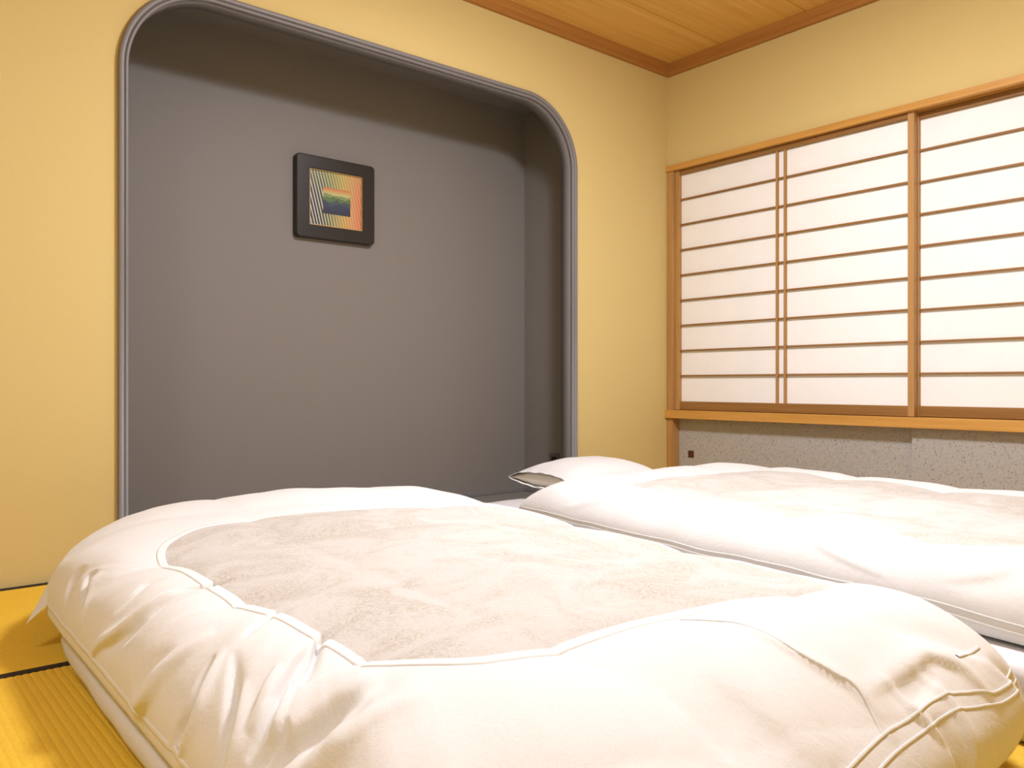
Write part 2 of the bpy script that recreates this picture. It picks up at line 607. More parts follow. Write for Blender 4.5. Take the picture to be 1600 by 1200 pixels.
# low sliding cupboard doors under the sill
def cupboard(x0, y0, y1, label, pull):
    t = empty('cupboard_door', (x0, (y0 + y1) / 2, 0.031))
    tag(t, label, 'door', 'low sliding doors under the sill')
    pan = put(box('panel', (x0, y1, 0.031), (x0 + 0.018, y0, SB - 0.001), M['speckle'], None, 0.0008, 1), t)
    if pull:
        bm = bmesh.new()
        yc, zc, h = pull[0], pull[1], 0.0185
        for a in ((-h, -h, h, -h + 0.004), (-h, h - 0.004, h, h), (-h, -h + 0.004, -h + 0.004, h - 0.004), (h - 0.004, -h + 0.004, h, h - 0.004)):
            add_box(bm, (x0 - 0.002, yc + a[0], zc + a[1]), (x0 + 0.002, yc + a[2], zc + a[3]))
        add_box(bm, (x0 - 0.0005, yc - h + 0.004, zc - h + 0.004), (x0 + 0.001, yc + h - 0.004, zc + h - 0.004))
        p = obj('finger_pull', bm, M['brown'], pan)
        p['label'] = 'small square dark brown finger pull'
    return t


cupboard(0.040, -0.044, -1.32, 'grey speckled low cupboard door with a brown square finger pull near the corner', (-0.125, 0.235))
cupboard(0.018, -1.290, -2.57, 'grey speckled low cupboard door that overlaps its neighbour, right of the seam', None)

# socket on the right side of the niche
t = empty('wall_socket', (NX1, 0.26, 0.19))
tag(t, 'small grey wall socket low on the right side of the grey niche', 'socket')
put(box('plate', (NX1 - 0.006, 0.225, 0.13), (NX1 + 0.001, 0.295, 0.25), M['plastic'], None, 0.002, 2), t)
pp = put(box('outlet', (NX1 - 0.0085, 0.242, 0.15), (NX1 - 0.005, 0.278, 0.232), M['hole'], None, 0.0015, 1), t)
pp['label'] = 'black outlet insert'

# ------------------------------------------------------------------ framed picture
PX, PZ, PW, PH, PD = -1.741, 1.4365, 0.388, 0.364, 0.034
t = empty('framed_picture', (PX, ND, PZ))
tag(t, 'black framed square picture of striped colours hung on the grey niche wall', 'picture')
def rrect(w, h, r, n=6):
    pts = []
    for cx, cy, a0 in ((w / 2 - r, h / 2 - r, 0), (-w / 2 + r, h / 2 - r, 90), (-w / 2 + r, -h / 2 + r, 180), (w / 2 - r, -h / 2 + r, 270)):
        for i in range(n + 1):
            a = math.radians(a0 + 90 * i / n)
            pts.append((cx + r * math.cos(a), cy + r * math.sin(a)))
    return pts
IW, IH = 0.262, 0.248
loops = [(PW, PH, 0.018, 0.0), (PW, PH, 0.018, -PD + 0.005), (PW - 0.003, PH - 0.003, 0.017, -PD + 0.0015), (PW - 0.009, PH - 0.009, 0.014, -PD),
         (IW + 0.006, IH + 0.006, 0.005, -PD), (IW, IH, 0.004, -PD + 0.003), (IW, IH, 0.004, -0.012)]
v, f = [], []
for w, h, r, y in loops:
    v += [(x, y, z) for x, z in rrect(w, h, r)]
n = 28
for i in range(len(loops) - 1):
    for k in range(n):
        l = (k + 1) % n
        f.append((i * n + k, i * n + l, (i + 1) * n + l, (i + 1) * n + k))
f.append(tuple(range(n)))
fo = from_np('frame', v, f, M['black'], t, False)
bm = bmesh.new(); bm.from_mesh(fo.data); bmesh.ops.recalc_face_normals(bm, faces=bm.faces); bm.to_mesh(fo.data); bm.free()
# thin gilt slip round the print
bm = bmesh.new()
s = 0.004
for a in ((-IW / 2, -IH / 2, IW / 2, -IH / 2 + s), (-IW / 2, IH / 2 - s * 0.5, IW / 2, IH / 2), (-IW / 2, -IH / 2 + s, -IW / 2 + s, IH / 2 - s * .5), (IW / 2 - s * 0.5, -IH / 2 + s, IW / 2, IH / 2 - s * .5)):
    add_box(bm, (a[0], -PD + 0.004, a[1]), (a[2], -0.013, a[3]))
g = obj('slip', bm, M['gilt'], t)
g['label'] = 'thin gilt inner edge'


def mat_print():
    m = NT('striped_print', 0.55, 0.3)
    sx = m.n('ShaderNodeSeparateXYZ')
    m.l(m.co, sx.inputs[0])
    u = m.math('ADD', m.math('DIVIDE', sx.outputs[0], IW), 0.5)
    w = m.math('ADD', m.math('DIVIDE', sx.outputs[2], IH), 0.5)
    bg = m.ramp(u, [(0.0, srgb(40, 40, 46)), (0.22, srgb(60, 66, 58)), (0.40, srgb(112, 120, 66)), (0.62, srgb(196, 168, 84)), (0.8, srgb(226, 158, 98)), (1.0, srgb(228, 120, 84))])
    ln = m.ramp(u, [(0.0, srgb(232, 228, 236)), (0.35, srgb(226, 224, 190)), (0.65, srgb(238, 206, 132)), (1.0, srgb(240, 168, 124))])
    ph = m.math('FRACT', m.math('MULTIPLY', m.math('ADD', u, m.math('MULTIPLY', w, 0.24)), 18.5))
    st = m.ramp(ph, [(0.0, (1, 1, 1, 1)), (0.27, (1, 1, 1, 1)), (0.36, (0, 0, 0, 1)), (0.93, (0, 0, 0, 1)), (1.0, (1, 1, 1, 1))])
    c = m.mix(m.math('MULTIPLY', st, 0.95), bg, ln)
    up = m.math('MULTIPLY', m.ramp(w, [(0.55, (0, 0, 0, 1)), (0.95, (1, 1, 1, 1))]), 0.25)
    c = m.mix(up, c, srgb(190, 200, 110))
    # hills in the inner square
    def ridge(amp, scale, off, base):
        nn = m.n('ShaderNodeTexNoise', noise_dimensions='1D')
        nn.inputs['Scale'].default_value = scale
        nn.inputs['Detail'].default_value = 3
        m.l(m.math('ADD', u, off), nn.inputs['W'])
        h = m.math('ADD', base, m.math('MULTIPLY', m.math('SUBTRACT', nn.outputs['Fac'], 0.5), amp))
        return m.math('LESS_THAN', w, h)
    sky = m.ramp(w, [(0.50, srgb(170, 184, 112)), (0.60, srgb(214, 206, 134)), (0.66, srgb(226, 168, 98)), (0.70, srgb(226, 130, 76))])
    c2 = m.mix(ridge(0.16, 5, 0.0, 0.585), sky, srgb(140, 160, 96))
    c2 = m.mix(ridge(0.16, 6, 3.1, 0.535), c2, srgb(92, 122, 74))
    c2 = m.mix(ridge(0.16, 6, 7.7, 0.475), c2, srgb(56, 84, 88))
    c2 = m.mix(ridge(0.16, 7, 11.2, 0.415), c2, srgb(38, 54, 92))
    c2 = m.mix(ridge(0.16, 7, 17.9, 0.325), c2, srgb(30, 38, 70))
    def inside(x, a, b):
        return m.math('MULTIPLY', m.math('GREATER_THAN', x, a), m.math('LESS_THAN', x, b))
    sq = m.math('MULTIPLY', inside(u, 0.255, 0.775), inside(w, 0.235, 0.705))
    c = m.mix(sq, c, c2)
    m.color(m.mix(0.32, c, (0.10, 0.09, 0.075, 1)))
    m.bump(m.noise(m.co, 900, 2), 0.15, 0.0008)
    return m.m


# the print bows a little
nn = 12
v, f = [], []
for j in range(nn + 1):
    for i in range(nn + 1):
        a, b = i / nn * 2 - 1, j / nn * 2 - 1
        v.append((a * (IW / 2 - 0.002), -0.022 - 0.004 * (1 - a * a) * (1 - b * b), b * (IH / 2 - 0.002)))
for j in range(nn):
    for i in range(nn):
        q = j * (nn + 1) + i
        f.append((q, q + 1, q + nn + 2, q + nn + 1))
pr_o = from_np('print', v, f, mat_print(), t)
pr_o['label'] = 'striped print with dark hills in a square at its centre'

# ------------------------------------------------------------------ bedding
def lerp(a, b, t):
    return a + (b - a) * t


def quad_map(q, uv):
    """q: HL, HR, FR, FL ; uv in [-1,1]; u to the right, v to the head"""
    q = np.array(q, float)
    u = (uv[:, 0:1] + 1) / 2
    v = (uv[:, 1:2] + 1) / 2
    return (q[3] * (1 - u) + q[2] * u) * (1 - v) + (q[0] * (1 - u) + q[1] * u) * v


def rr_unit(ax, ay, radii, ns, nc):
    """rounded rectangle in [-1,1]^2 from metric radii; start at the middle of the left side going to the foot.
       returns uv (N,2), corner weights; order: left(down), FL, foot, FR, right, HR, head, HL, left"""
    rHL, rHR, rFR, rFL = radii
    pts = []
    def line(p, q, n):
        for i in range(n):
            t = i / n
            pts.append((lerp(p[0], q[0], t), lerp(p[1], q[1], t)))
    def arc(cx, cy, r, a0, n):
        for i in range(n):
            a = math.radians(a0 + 90 * i / n)
            pts.append((cx + r * math.cos(a), cy + r * math.sin(a)))
    line((-ax, 0), (-ax, -ay + rFL), ns)
    arc(-ax + rFL, -ay + rFL, rFL, 180, nc)
    line((-ax + rFL, -ay), (ax - rFR, -ay), ns)
    arc(ax - rFR, -ay + rFR, rFR, 270, nc)
    line((ax, -ay + rFR), (ax, ay - rHR), ns * 2)
    arc(ax - rHR, ay - rHR, rHR, 0, nc)
    line((ax - rHR, ay), (-ax + rHL, ay), ns)
    arc(-ax + rHL, ay - rHL, rHL, 90, nc)
    line((-ax, ay - rHL), (-ax, 0), ns)
    p = np.array(pts)
    p[:, 0] /= ax
    p[:, 1] /= ay
    return p


def smooth_noise(x, y, sc, seed):
    return np.array([mnoise.noise(Vector((a * sc + seed, b * sc - seed * 0.7, seed * 1.3))) for a, b in zip(x, y)])


def sstep(a, b, x):
    t = np.clip((x - a) / (b - a), 0, 1)
    return t * t * (3 - 2 * t)


def side_vals(uv, vals, k=4.0):
    """blend of per-side values (left, foot, right, head) over the outline"""
    wl = np.clip(-uv[:, 0], 0, 1) ** k
    wr = np.clip(uv[:, 0], 0, 1) ** k
    wf = np.clip(-uv[:, 1], 0, 1) ** k
    wh = np.clip(uv[:, 1], 0, 1) ** k
    s = wl + wr + wf + wh + 1e-9
    return (wl * vals[0] + wf * vals[1] + wr * vals[2] + wh * vals[3]) / s


def smooth_line(pts, n=28):
    """Catmull-Rom resampling"""
    p = np.array(pts, float)
    q = np.concatenate([[2 * p[0] - p[1]], p, [2 * p[-1] - p[-2]]], 0)
    out = []
    for t in np.linspace(0, len(p) - 1 - 1e-6, n):
        i = int(t)
        u = t - i
        a, b, c, d = q[i], q[i + 1], q[i + 2], q[i + 3]
        out.append(0.5 * (2 * b + (c - a) * u + (2 * a - 5 * b + 4 * c - d) * u * u + (3 * b - a - 3 * c + d) * u ** 3))
    return np.array(out)


def fold_field(P, folds):
    """sum of cloth folds; P (...,2) in (perimeter metres, across 0..1); returns displacement"""
    d = np.zeros(P.shape[:-1])
    sc = np.array([1.0, 0.40])
    for (pts, width, amp) in folds:
        L = smooth_line(pts) * sc
        lo_, hi_ = L.min(0) - width * 4, L.max(0) + width * 4
        Q = P * sc
        m = ((Q >= lo_) & (Q <= hi_)).all(-1)
        if not m.any():
            continue
        X = Q[m]
        A, B = L[:-1], L[1:]
        AB = B - A
        tt = np.clip(((X[:, None] - A) * AB).sum(-1) / ((AB ** 2).sum(-1) + 1e-12), 0, 1)
        R = X[:, None] - (A + tt[..., None] * AB)
        dist = np.sqrt((R ** 2).sum(-1))
        i = dist.argmin(1)
        k = np.arange(len(X))
        best = dist[k, i]
        bt = (i + tt[k, i]) / len(AB)
        V = X - A[i]
        cr = (AB[i, 0] * V[:, 1] - AB[i, 1] * V[:, 0]) / (np.sqrt((AB[i] ** 2).sum(-1)) + 1e-9)
        taper = np.clip(np.sin(np.pi * bt), 0, 1) ** 0.8
        w = width * (0.55 + 0.45 * taper)
        # crease sharper on one side, soft roll on the other
        side = np.clip(cr / (width * 0.5), -1, 1)
        wid = w * (1.02 - 0.45 * side)
        d[m] += amp * taper * np.exp(-(best / wid) ** 2)
    return d


def build_duvet(cfg):
    ns, nc = cfg['ns'], cfg['nc']
    hem_uv = rr_unit(cfg['ax'], cfg['ay'], cfg['rhem'], ns, nc)
    win_uv = rr_unit(cfg['wax'], cfg['way'], cfg['rwin'], ns, nc)
    H = quad_map(cfg['hem'], hem_uv)
    Wn = quad_map(cfg['win'], win_uv)
    N = len(H)
    zE = side_vals(hem_uv, cfg['zE'])
    zW = side_vals(win_uv, cfg['zW'])
    puff = side_vals(hem_uv, cfg['puff'])
    nexp = side_vals(hem_uv, cfg['nexp'])
    over = side_vals(hem_uv, cfg['over'])
    # perimeter metres
    seg = np.sqrt(((np.roll(H, -1, 0) - H) ** 2).sum(1))
    per = np.concatenate([[0], np.cumsum(seg)[:-1]])
    nr = cfg['nr']
    outw = H - Wn
    outn = outw / (np.sqrt((outw ** 2).sum(1))[:, None] + 1e-9)
    rows = []
    for k in range(nr + 1):
        phi = math.pi / 2 * (k / nr) ** 0.92
        g = np.sin(phi) ** (2 / nexp)
        h = np.cos(phi) ** (2 / nexp) if k < nr else np.zeros(N)
        z = zE + (zW - zE) * h + puff * np.sin(np.pi * np.clip(g, 0, 1)) * np.clip(h * 1.6, 0, 1)
        ov = over * np.sin(np.pi * np.clip(1 - h, 0, 1)) * g
        xy = Wn + outw * g[:, None] + outn * ov[:, None]
        rows.append(np.column_stack([xy, z]))
    G = np.array(rows)                                       # (nr+1, N, 3)
    # window ring inward
    ni = cfg['ni']
    c_line = quad_map(cfg['win'], win_uv * np.array([0.0, 0.30]))
    inn = []
    for k in range(ni + 1):
        t = k / ni
        rho = 1 - t
        xy = Wn * rho + c_line * t
        z = zW * rho ** 0.5 + cfg['zC'] * (1 - rho ** 0.5)
        z = zW + (cfg['zC'] - zW) * (1 - rho ** 2.2)
        inn.append(np.column_stack([xy, z]))
    I = np.array(inn)
    # quilted swells, in the plan of the window
    def plan_uv(P):
        q = np.array(cfg['win'], float)
        o = q.mean(0)
        eu = ((q[1] - q[0]) + (q[2] - q[3])) / 2
        ev = ((q[0] - q[3]) + (q[1] - q[2])) / 2
        A = np.linalg.inv(np.column_stack([eu, ev]))
        return (P[..., :2] - o) @ A.T
    def quilt(P, fall):
        uv = plan_uv(P)
        a = np.abs(np.sin(np.pi * (uv[..., 0] * cfg['qn'][0] + 0.5))) ** 0.6
        b = np.abs(np.sin(np.pi * (uv[..., 1] * cfg['qn'][1] + 0.23))) ** 0.6
        return cfg['qamp'] * (a * b - 0.5) * fall
    G[..., 2] += quilt(G, np.linspace(1, 0, nr + 1)[:, None] ** 1.0)
    I[..., 2] += quilt(I, 1.0)
    # the tape pulls the quilt in a little, the net bulges just inside it
    for k in range(ni + 1):
        t = k / ni
        I[k, :, 2] += cfg['bulge'] * (1 - np.exp(-t / 0.06)) - 0.0
    # broad irregularity and creases
    for A, amt in ((G, 1.0), (I, 0.8)):
        sh = A.shape
        f = A.reshape(-1, 3)
        d = smooth_noise(f[:, 0], f[:, 1], 3.2, cfg['seed']) * 0.010 + smooth_noise(f[:, 0], f[:, 1] , 8.0, cfg['seed'] + 5) * 0.0045
        f[:, 2] += d * amt * np.clip((f[:, 2] - 0.03) / 0.12, 0, 1)
        A[:] = f.reshape(sh)
    # join seam: inner ring 0 equals outer ring 0
    I[0] = G[0]
    # folds in the cover, displaced along the normals
    du = np.roll(G, -1, 1) - np.roll(G, 1, 1)
    dv = np.gradient(G, axis=0)
    nrm = np.cross(dv, du)
    nrm /= (np.sqrt((nrm ** 2).sum(-1))[..., None] + 1e-9)
    if nrm[2, N // 8, 2] < 0:
        nrm = -nrm
    pw = np.stack([np.broadcast_to(per, (nr + 1, N)), np.broadcast_to(np.linspace(0, 1, nr + 1)[:, None], (nr + 1, N))], -1)
    disp = np.zeros((nr + 1, N))
    tuckd = np.zeros((nr + 1, N))
    tot = per[-1] + seg[-1]
    for sh in (-tot, 0.0, tot):
        if cfg['folds']:
            tuckd += fold_field(pw, [([(a + sh, b) for a, b in pts], wd, am) for pts, wd, am in cfg['tucks']])
            disp += fold_field(pw, [([(a + sh, b) for a, b in pts], wd, am) for pts, wd, am in cfg['folds'] if
                                    min(a for a, b in pts) + sh < tot + 0.2 and max(a for a, b in pts) + sh > -0.2])
    # fine radial gathers along the sides
    ga = side_vals(hem_uv, cfg['gath'])
    ph = np.array([mnoise.noise(Vector((p * 6.0, cfg['seed'], 0))) for p in per]) + 0.5 * np.array([mnoise.noise(Vector((p * 15.0, cfg['seed'], 3))) for p in per])
    wv = np.linspace(0, 1, nr + 1)
    disp += (ga * ph)[None, :] * (np.sin(np.pi * np.clip(wv, 0, 1)) ** 0.8)[:, None]
    disp *= sstep(0.0, 0.09, wv)[:, None]
    disp *= (1 - 0.8 * sstep(0.86, 1.0, wv))[:, None]
    disp += tuckd
    G += nrm * disp[..., None]
    # panel follows the tape where a fold crosses it
    for k in range(min(ni, 14)):
        I[k] += nrm[0] * (disp[0] * math.exp(-k / 3.0))[:, None]
    I[0] = G[0]
    base_hem = H
    du = np.roll(G, -1, 1) - np.roll(G, 1, 1)
    dv = np.gradient(G, axis=0)
    n2 = np.cross(dv, du)
    n2 /= (np.sqrt((n2 ** 2).sum(-1))[..., None] + 1e-9)
    n2 *= np.sign((n2 * nrm).sum(-1))[..., None]
    nrm = n2
    return dict(G=G, I=I, nrm=nrm, per=per, H=H, W=Wn, N=N, outn=outn, zE=zE, hem_uv=hem_uv)


def grid_faces(r, n, off=0, flip=False):
    f = []
    for i in range(r - 1):
        for k in range(n):
            l = (k + 1) % n
            q = (off + i * n + k, off + i * n + l, off + (i + 1) * n + l, off + (i + 1) * n + k)
            f.append(q if flip else q[::-1])
    return f


def surf_pt(D, p, w):
    """point and normal on the cover at perimeter metre p, across w"""
    per = D['per']
    N = D['N']
    tot = per[-1] + (per[1] - per[0])
    p = p % tot
    i = int(np.searchsorted(per, p, side='right') - 1)
    nx = per[i + 1] if i + 1 < N else tot
    a = (p - per[i]) / (nx - per[i])
    nr = D['G'].shape[0] - 1
    k = min(int(w * nr), nr - 1)
    b = w * nr - k
    j = (i + 1) % N
    def bl(A):
        return (A[k, i] * (1 - a) + A[k, j] * a) * (1 - b) + (A[k + 1, i] * (1 - a) + A[k + 1, j] * a) * b
    return bl(D['G']), bl(D['nrm'])


def strip_on(name, D, pts, width, lift, mat, parent, seg=90):
    """a narrow raised stitched band following the cover through (p,w) points"""
    pts = np.array(pts, float)
    P, Nn = [], []
    for q in smooth_line(pts, seg):
        a, b = surf_pt(D, q[0], q[1])
        P.append(a); Nn.append(b)
    P = np.array(P); Nn = np.array(Nn)
    T = np.gradient(P, axis=0)
    T /= np.sqrt((T ** 2).sum(1))[:, None] + 1e-9
    B = np.cross(T, Nn)
    B /= np.sqrt((B ** 2).sum(1))[:, None] + 1e-9
    prof = ((-0.5, -0.001), (-0.45, lift * 0.8), (-0.2, lift), (0.2, lift), (0.45, lift * 0.8), (0.5, -0.001))
    v, f = [], []
    for p, b, n_ in zip(P, B, Nn):
        for x, y in prof:
            v.append(p + b * x * width + n_ * y)
    m = len(prof)
    for i in range(seg - 1):
        for k in range(m - 1):
            f.append((i * m + k, i * m + k + 1, (i + 1) * m + k + 1, (i + 1) * m + k))
    return from_np(name, v, f, mat, parent)


def make_duvet(cfg, label, group):
    D = build_duvet(cfg)
    G, I, N = D['G'], D['I'], D['N']
    nr, ni = G.shape[0] - 1, I.shape[0] - 1
    c = G.reshape(-1, 3).mean(0)
    root = empty('duvet', (c[0], c[1], 0.13))
    tag(root, label, 'duvet', group)
    org = np.array(root.location)
    # cover: top rings + tucked underside
    und = []
    H = np.column_stack([D['H'], D['zE']])
    for ins, z in cfg['under']:
        r = H.copy()
        r[:, :2] -= D['outn'] * ins
        r[:, 2] = np.where(z is None, r[:, 2], z) if not callable(z) else z(D, r)
        und.append(r)
    rows = np.concatenate([G, np.array(und)], 0)
    rr = rows.shape[0]
    v = rows.reshape(-1, 3) - org
    f = grid_faces(rr, N)
    cpt = np.array([[c[0], c[1], und[-1][:, 2].mean()]]) - org
    v = np.concatenate([v, cpt], 0)
    last = (rr - 1) * N
    for k in range(N):
        f.append((last + (k + 1) % N, last + k, len(v) - 1))
    # the quilt's own top inside the cover, just under the net
    inner = I.copy()
    inner[1:, :, 2] -= 0.010
    b0_ = len(v)
    v = np.concatenate([v, inner.reshape(-1, 3) - org], 0)
    f += [tuple(b0_ + i for i in q) for q in grid_faces(ni + 1, N, flip=True)]
    co_ = from_np('cover', v, f, M['cover'], root)
    bmc = bmesh.new(); bmc.from_mesh(co_.data); bmesh.ops.remove_doubles(bmc, verts=bmc.verts, dist=2e-5); bmc.to_mesh(co_.data); bmc.free()
    # sheer panel
    v = I.reshape(-1, 3) - org
    f = grid_faces(ni + 1, N, flip=True)
    pn = from_np('mesh_panel', v, f, M['net'], root)
    pn['label'] = 'sheer net panel showing a pale beige floral quilt'
    # tape round the panel
    a0 = I[1] - I[0]
    a0 /= np.sqrt((a0 ** 2).sum(1))[:, None]
    b0 = G[1] - G[0]
    b0 /= np.sqrt((b0 ** 2).sum(1))[:, None]
    n0 = D['nrm'][0]
    tw = cfg['tape']
    rings = [I[0] + a0 * tw * 0.5 - n0 * 0.001, I[0] + a0 * tw * 0.48 + n0 * 0.0020, I[0] + a0 * tw * 0.2 + n0 * 0.0026,
             G[0] + b0 * tw * 0.25 + n0 * 0.0026, G[0] + b0 * tw * 0.48 + n0 * 0.0020, G[0] + b0 * tw * 0.5 - n0 * 0.001]
    v = np.array(rings).reshape(-1, 3) - org
    from_np('tape', v, grid_faces(6, N), M['tape'], root)
    for nm, pts, wd, lf in cfg['seams']:
        o = strip_on(nm, D, pts, wd, lf, M['cover'], co_)
        o.location = -Vector(root.location)
    return root, D


def tuck_in(level):
    return lambda D, r: np.full(len(r), level)


def over(dz):
    return lambda D, r: np.maximum(D['zE'] + dz, 0.137)


def same(dz):
    return lambda D, r: D['zE'] + dz


def mattress(quad, top, label, group, radii=(0.09,) * 4):
    """thick soft pad, rounded edges"""
    q = np.array(quad, float)
    L = np.sqrt(((q[0] - q[3]) ** 2).sum())
    Wd = np.sqrt(((q[0] - q[1]) ** 2).sum())
    uv = rr_unit(Wd / 2, L / 2, radii, 40, 10)
    B = quad_map(quad, uv)
    c = B.mean(0)
    d = B - c
    dn = d / np.sqrt((d ** 2).sum(1))[:, None]
    rows = []
    prof = [(0.012, 0.001), (-0.010, 0.004), (-0.023, 0.016), (-0.029, 0.034), (-0.026, 0.050), (-0.014, 0.062), (0.002, 0.069), (0.006, 0.085), (0.010, top - 0.018), (0.020, top - 0.005), (0.040, top), (0.10, top + 0.004)]
    for ins, z in prof:
        xy = B - dn * ins
        zz = z + (0.002 * np.sin(np.arange(len(B)) * 0.35) if 0.01 < z < top else 0)
        rows.append(np.column_stack([xy, np.full(len(B), z) + zz - z]))
    R = np.array(rows)
    N = len(B)
    root = empty('futon_mattress', (c[0], c[1], 0))
    tag(root, label, 'mattress', group)
    org = np.array([c[0], c[1], 0])
    v = np.concatenate([R.reshape(-1, 3), [[c[0], c[1], top + 0.004], [c[0], c[1], 0.002]]], 0) - org
    f = grid_faces(len(prof), N, flip=True)
    n0 = len(prof) * N
    for k in range(N):
        l = (k + 1) % N
        f.append(((len(prof) - 1) * N + k, (len(prof) - 1) * N + l, n0))
        f.append((l, k, n0 + 1))
    from_np('pad', v, f, M['sheet'], root)
    return root


GB = 'futon beds laid on the tatami'
mattress([(-3.068, -0.48), (-2.10, -0.46), (-2.16, -2.30), (-3.100, -2.34)], 0.115,
         'white sheeted futon mattress under the nearer duvet, on the yellow tatami', 'futon mattresses on the floor', (0.4, 0.2, 0.15, 0.12))
mattress([(-1.62, -0.20), (-0.62, -0.16), (-0.86, -2.40), (-1.94, -2.42)], 0.125,
         'white sheeted futon mattress under the farther duvet, beside the cupboard doors', 'futon mattresses on the floor')

near_folds = [
    # left side, from the head to the foot: rolls (+) and valleys (-) hanging from the tape
    ([(5.930, 0.95), (5.980, 0.80), (6.053, 0.59), (6.075, 0.41), (6.053, 0.20), (6.03, -0.05)], 0.020, 0.014),
    ([(6.075, 0.05), (6.085, 0.25), (6.085, 0.42), (6.065, 0.62), (6.00, 0.84)], 0.020, -0.012),
    ([(5.880, 0.10), (5.907, 0.22), (5.952, 0.36), (5.969, 0.55)], 0.012, -0.007),
    ([(5.600, 0.36), (5.628, 0.45), (5.728, 0.60), (5.812, 0.78)], 0.014, -0.010),
    ([(5.640, 0.36), (5.690, 0.50), (5.770, 0.66), (5.830, 0.82)], 0.014, 0.009),
    ([(5.52, 0.40), (5.58, 0.58), (5.66, 0.80)], 0.018, -0.008),
    ([(0.060, 1.05), (0.110, 0.93), (0.162, 0.80), (0.194, 0.64), (0.234, 0.42), (0.27, 0.25)], 0.024, 0.015),
    ([(0.130, 0.95), (0.120, 0.80), (0.155, 0.60), (0.19, 0.45)], 0.018, -0.007),
    ([(0.330, 0.36), (0.325, 0.50), (0.323, 0.66), (0.299, 0.82), (0.28, 0.98)], 0.018, -0.020),
    ([(0.300, 0.98), (0.335, 0.82), (0.360, 0.64), (0.362, 0.48), (0.36, 0.30)], 0.022, 0.012),
    ([(0.390, 0.28), (0.428, 0.42), (0.452, 0.55), (0.461, 0.68), (0.45, 0.90)], 0.022, -0.014),
    ([(0.470, 0.36), (0.495, 0.55), (0.50, 0.75), (0.49, 0.95)], 0.024, 0.012),
    ([(0.690, -0.20), (0.650, 0.03), (0.610, 0.14), (0.590, 0.28), (0.580, 0.40), (0.566, 0.52), (0.545, 0.66)], 0.017, -0.022),
    ([(0.575, 0.62), (0.600, 0.48), (0.612, 0.34), (0.625, 0.20), (0.655, 0.06)], 0.016, 0.013),
    ([(0.560, 0.20), (0.545, 0.36), (0.530, 0.55)], 0.020, 0.008),
    ([(1.010, -0.10), (0.940, 0.05), (0.856, 0.16), (0.760, 0.27), (0.687, 0.39), (0.622, 0.53), (0.57, 0.72)], 0.022, -0.030),
    ([(0.640, 0.66), (0.730, 0.46), (0.815, 0.31), (0.910, 0.17), (1.00, 0.08)], 0.036, 0.022),
    ([(0.632, 0.40), (0.605, 0.50), (0.580, 0.58), (0.55, 0.70)], 0.014, -0.016),
    # foot end
    ([(1.300, 0.16), (1.326, 0.31), (1.334, 0.39), (1.341, 0.46), (1.35, 0.62)], 0.040, -0.013),
    ([(1.220, 0.55), (1.200, 0.35), (1.19, 0.15)], 0.045, 0.010),
    ([(1.400, 0.20), (1.425, 0.40), (1.45, 0.60)], 0.050, 0.008),
    ([(1.530, 0.10), (1.556, 0.30), (1.594, 0.45), (1.585, 0.62)], 0.014, 0.008),
    ([(1.820, 0.22), (1.861, 0.31), (1.898, 0.39), (1.928, 0.47), (1.96, 0.55)], 0.030, -0.010),
    ([(1.594, 0.47), (1.668, 0.465), (1.757, 0.452), (1.820, 0.435), (1.846, 0.469), (1.861, 0.516), (1.868, 0.594), (1.88, 0.72)], 0.016, 0.010),
    ([(1.640, 0.52), (1.720, 0.52), (1.80, 0.50)], 0.022, -0.007),
    ([(1.665, 0.44), (1.668, 0.56), (1.69, 0.70)], 0.012, 0.008),
    ([(1.760, 0.46), (1.765, 0.58), (1.755, 0.74), (1.74, 0.90)], 0.014, 0.008),
    ([(1.700, 0.60), (1.71, 0.74), (1.70, 0.92)], 0.022, -0.008),
    ([(1.95, 0.55), (1.99, 0.70), (1.99, 0.88)], 0.016, -0.010),
]
# tucks where the tape is gathered
near_tucks = [
    ([(6.000, -0.20), (6.020, 0.0), (6.050, 0.22)], 0.015, -0.012),
    ([(0.400, -0.20), (0.390, 0.0), (0.390, 0.20)], 0.013, -0.010),
    ([(0.700, -0.24), (0.672, 0.0), (0.630, 0.22)], 0.017, -0.018),
]
near_seams = [
    ('hem_seam', [(-0.95, 0.93), (-0.5, 0.93), (0.0, 0.93), (0.45, 0.93), (0.80, 0.93)], 0.010, 0.0012),
    ('seam', [(1.500, 0.02), (1.549, 0.141), (1.556, 0.297), (1.579, 0.391), (1.594, 0.453), (1.579, 0.578)], 0.0045, 0.0014),
    ('foot_seam', [(1.20, 0.66), (1.33, 0.63), (1.475, 0.609), (1.579, 0.578), (1.653, 0.574), (1.735, 0.566), (1.802, 0.578), (1.854, 0.609), (1.883, 0.641), (1.946, 0.656), (2.02, 0.66)], 0.0045, 0.0016),
    ('foot_seam', [(1.20, 0.72), (1.33, 0.69), (1.475, 0.668), (1.579, 0.634), (1.653, 0.625), (1.705, 0.62), (1.772, 0.625), (1.839, 0.655), (1.90, 0.69), (2.02, 0.71)], 0.004, 0.0014),
    ('closing_tape', [(1.876, 0.49), (1.965, 0.50)], 0.006, 0.0016),
]

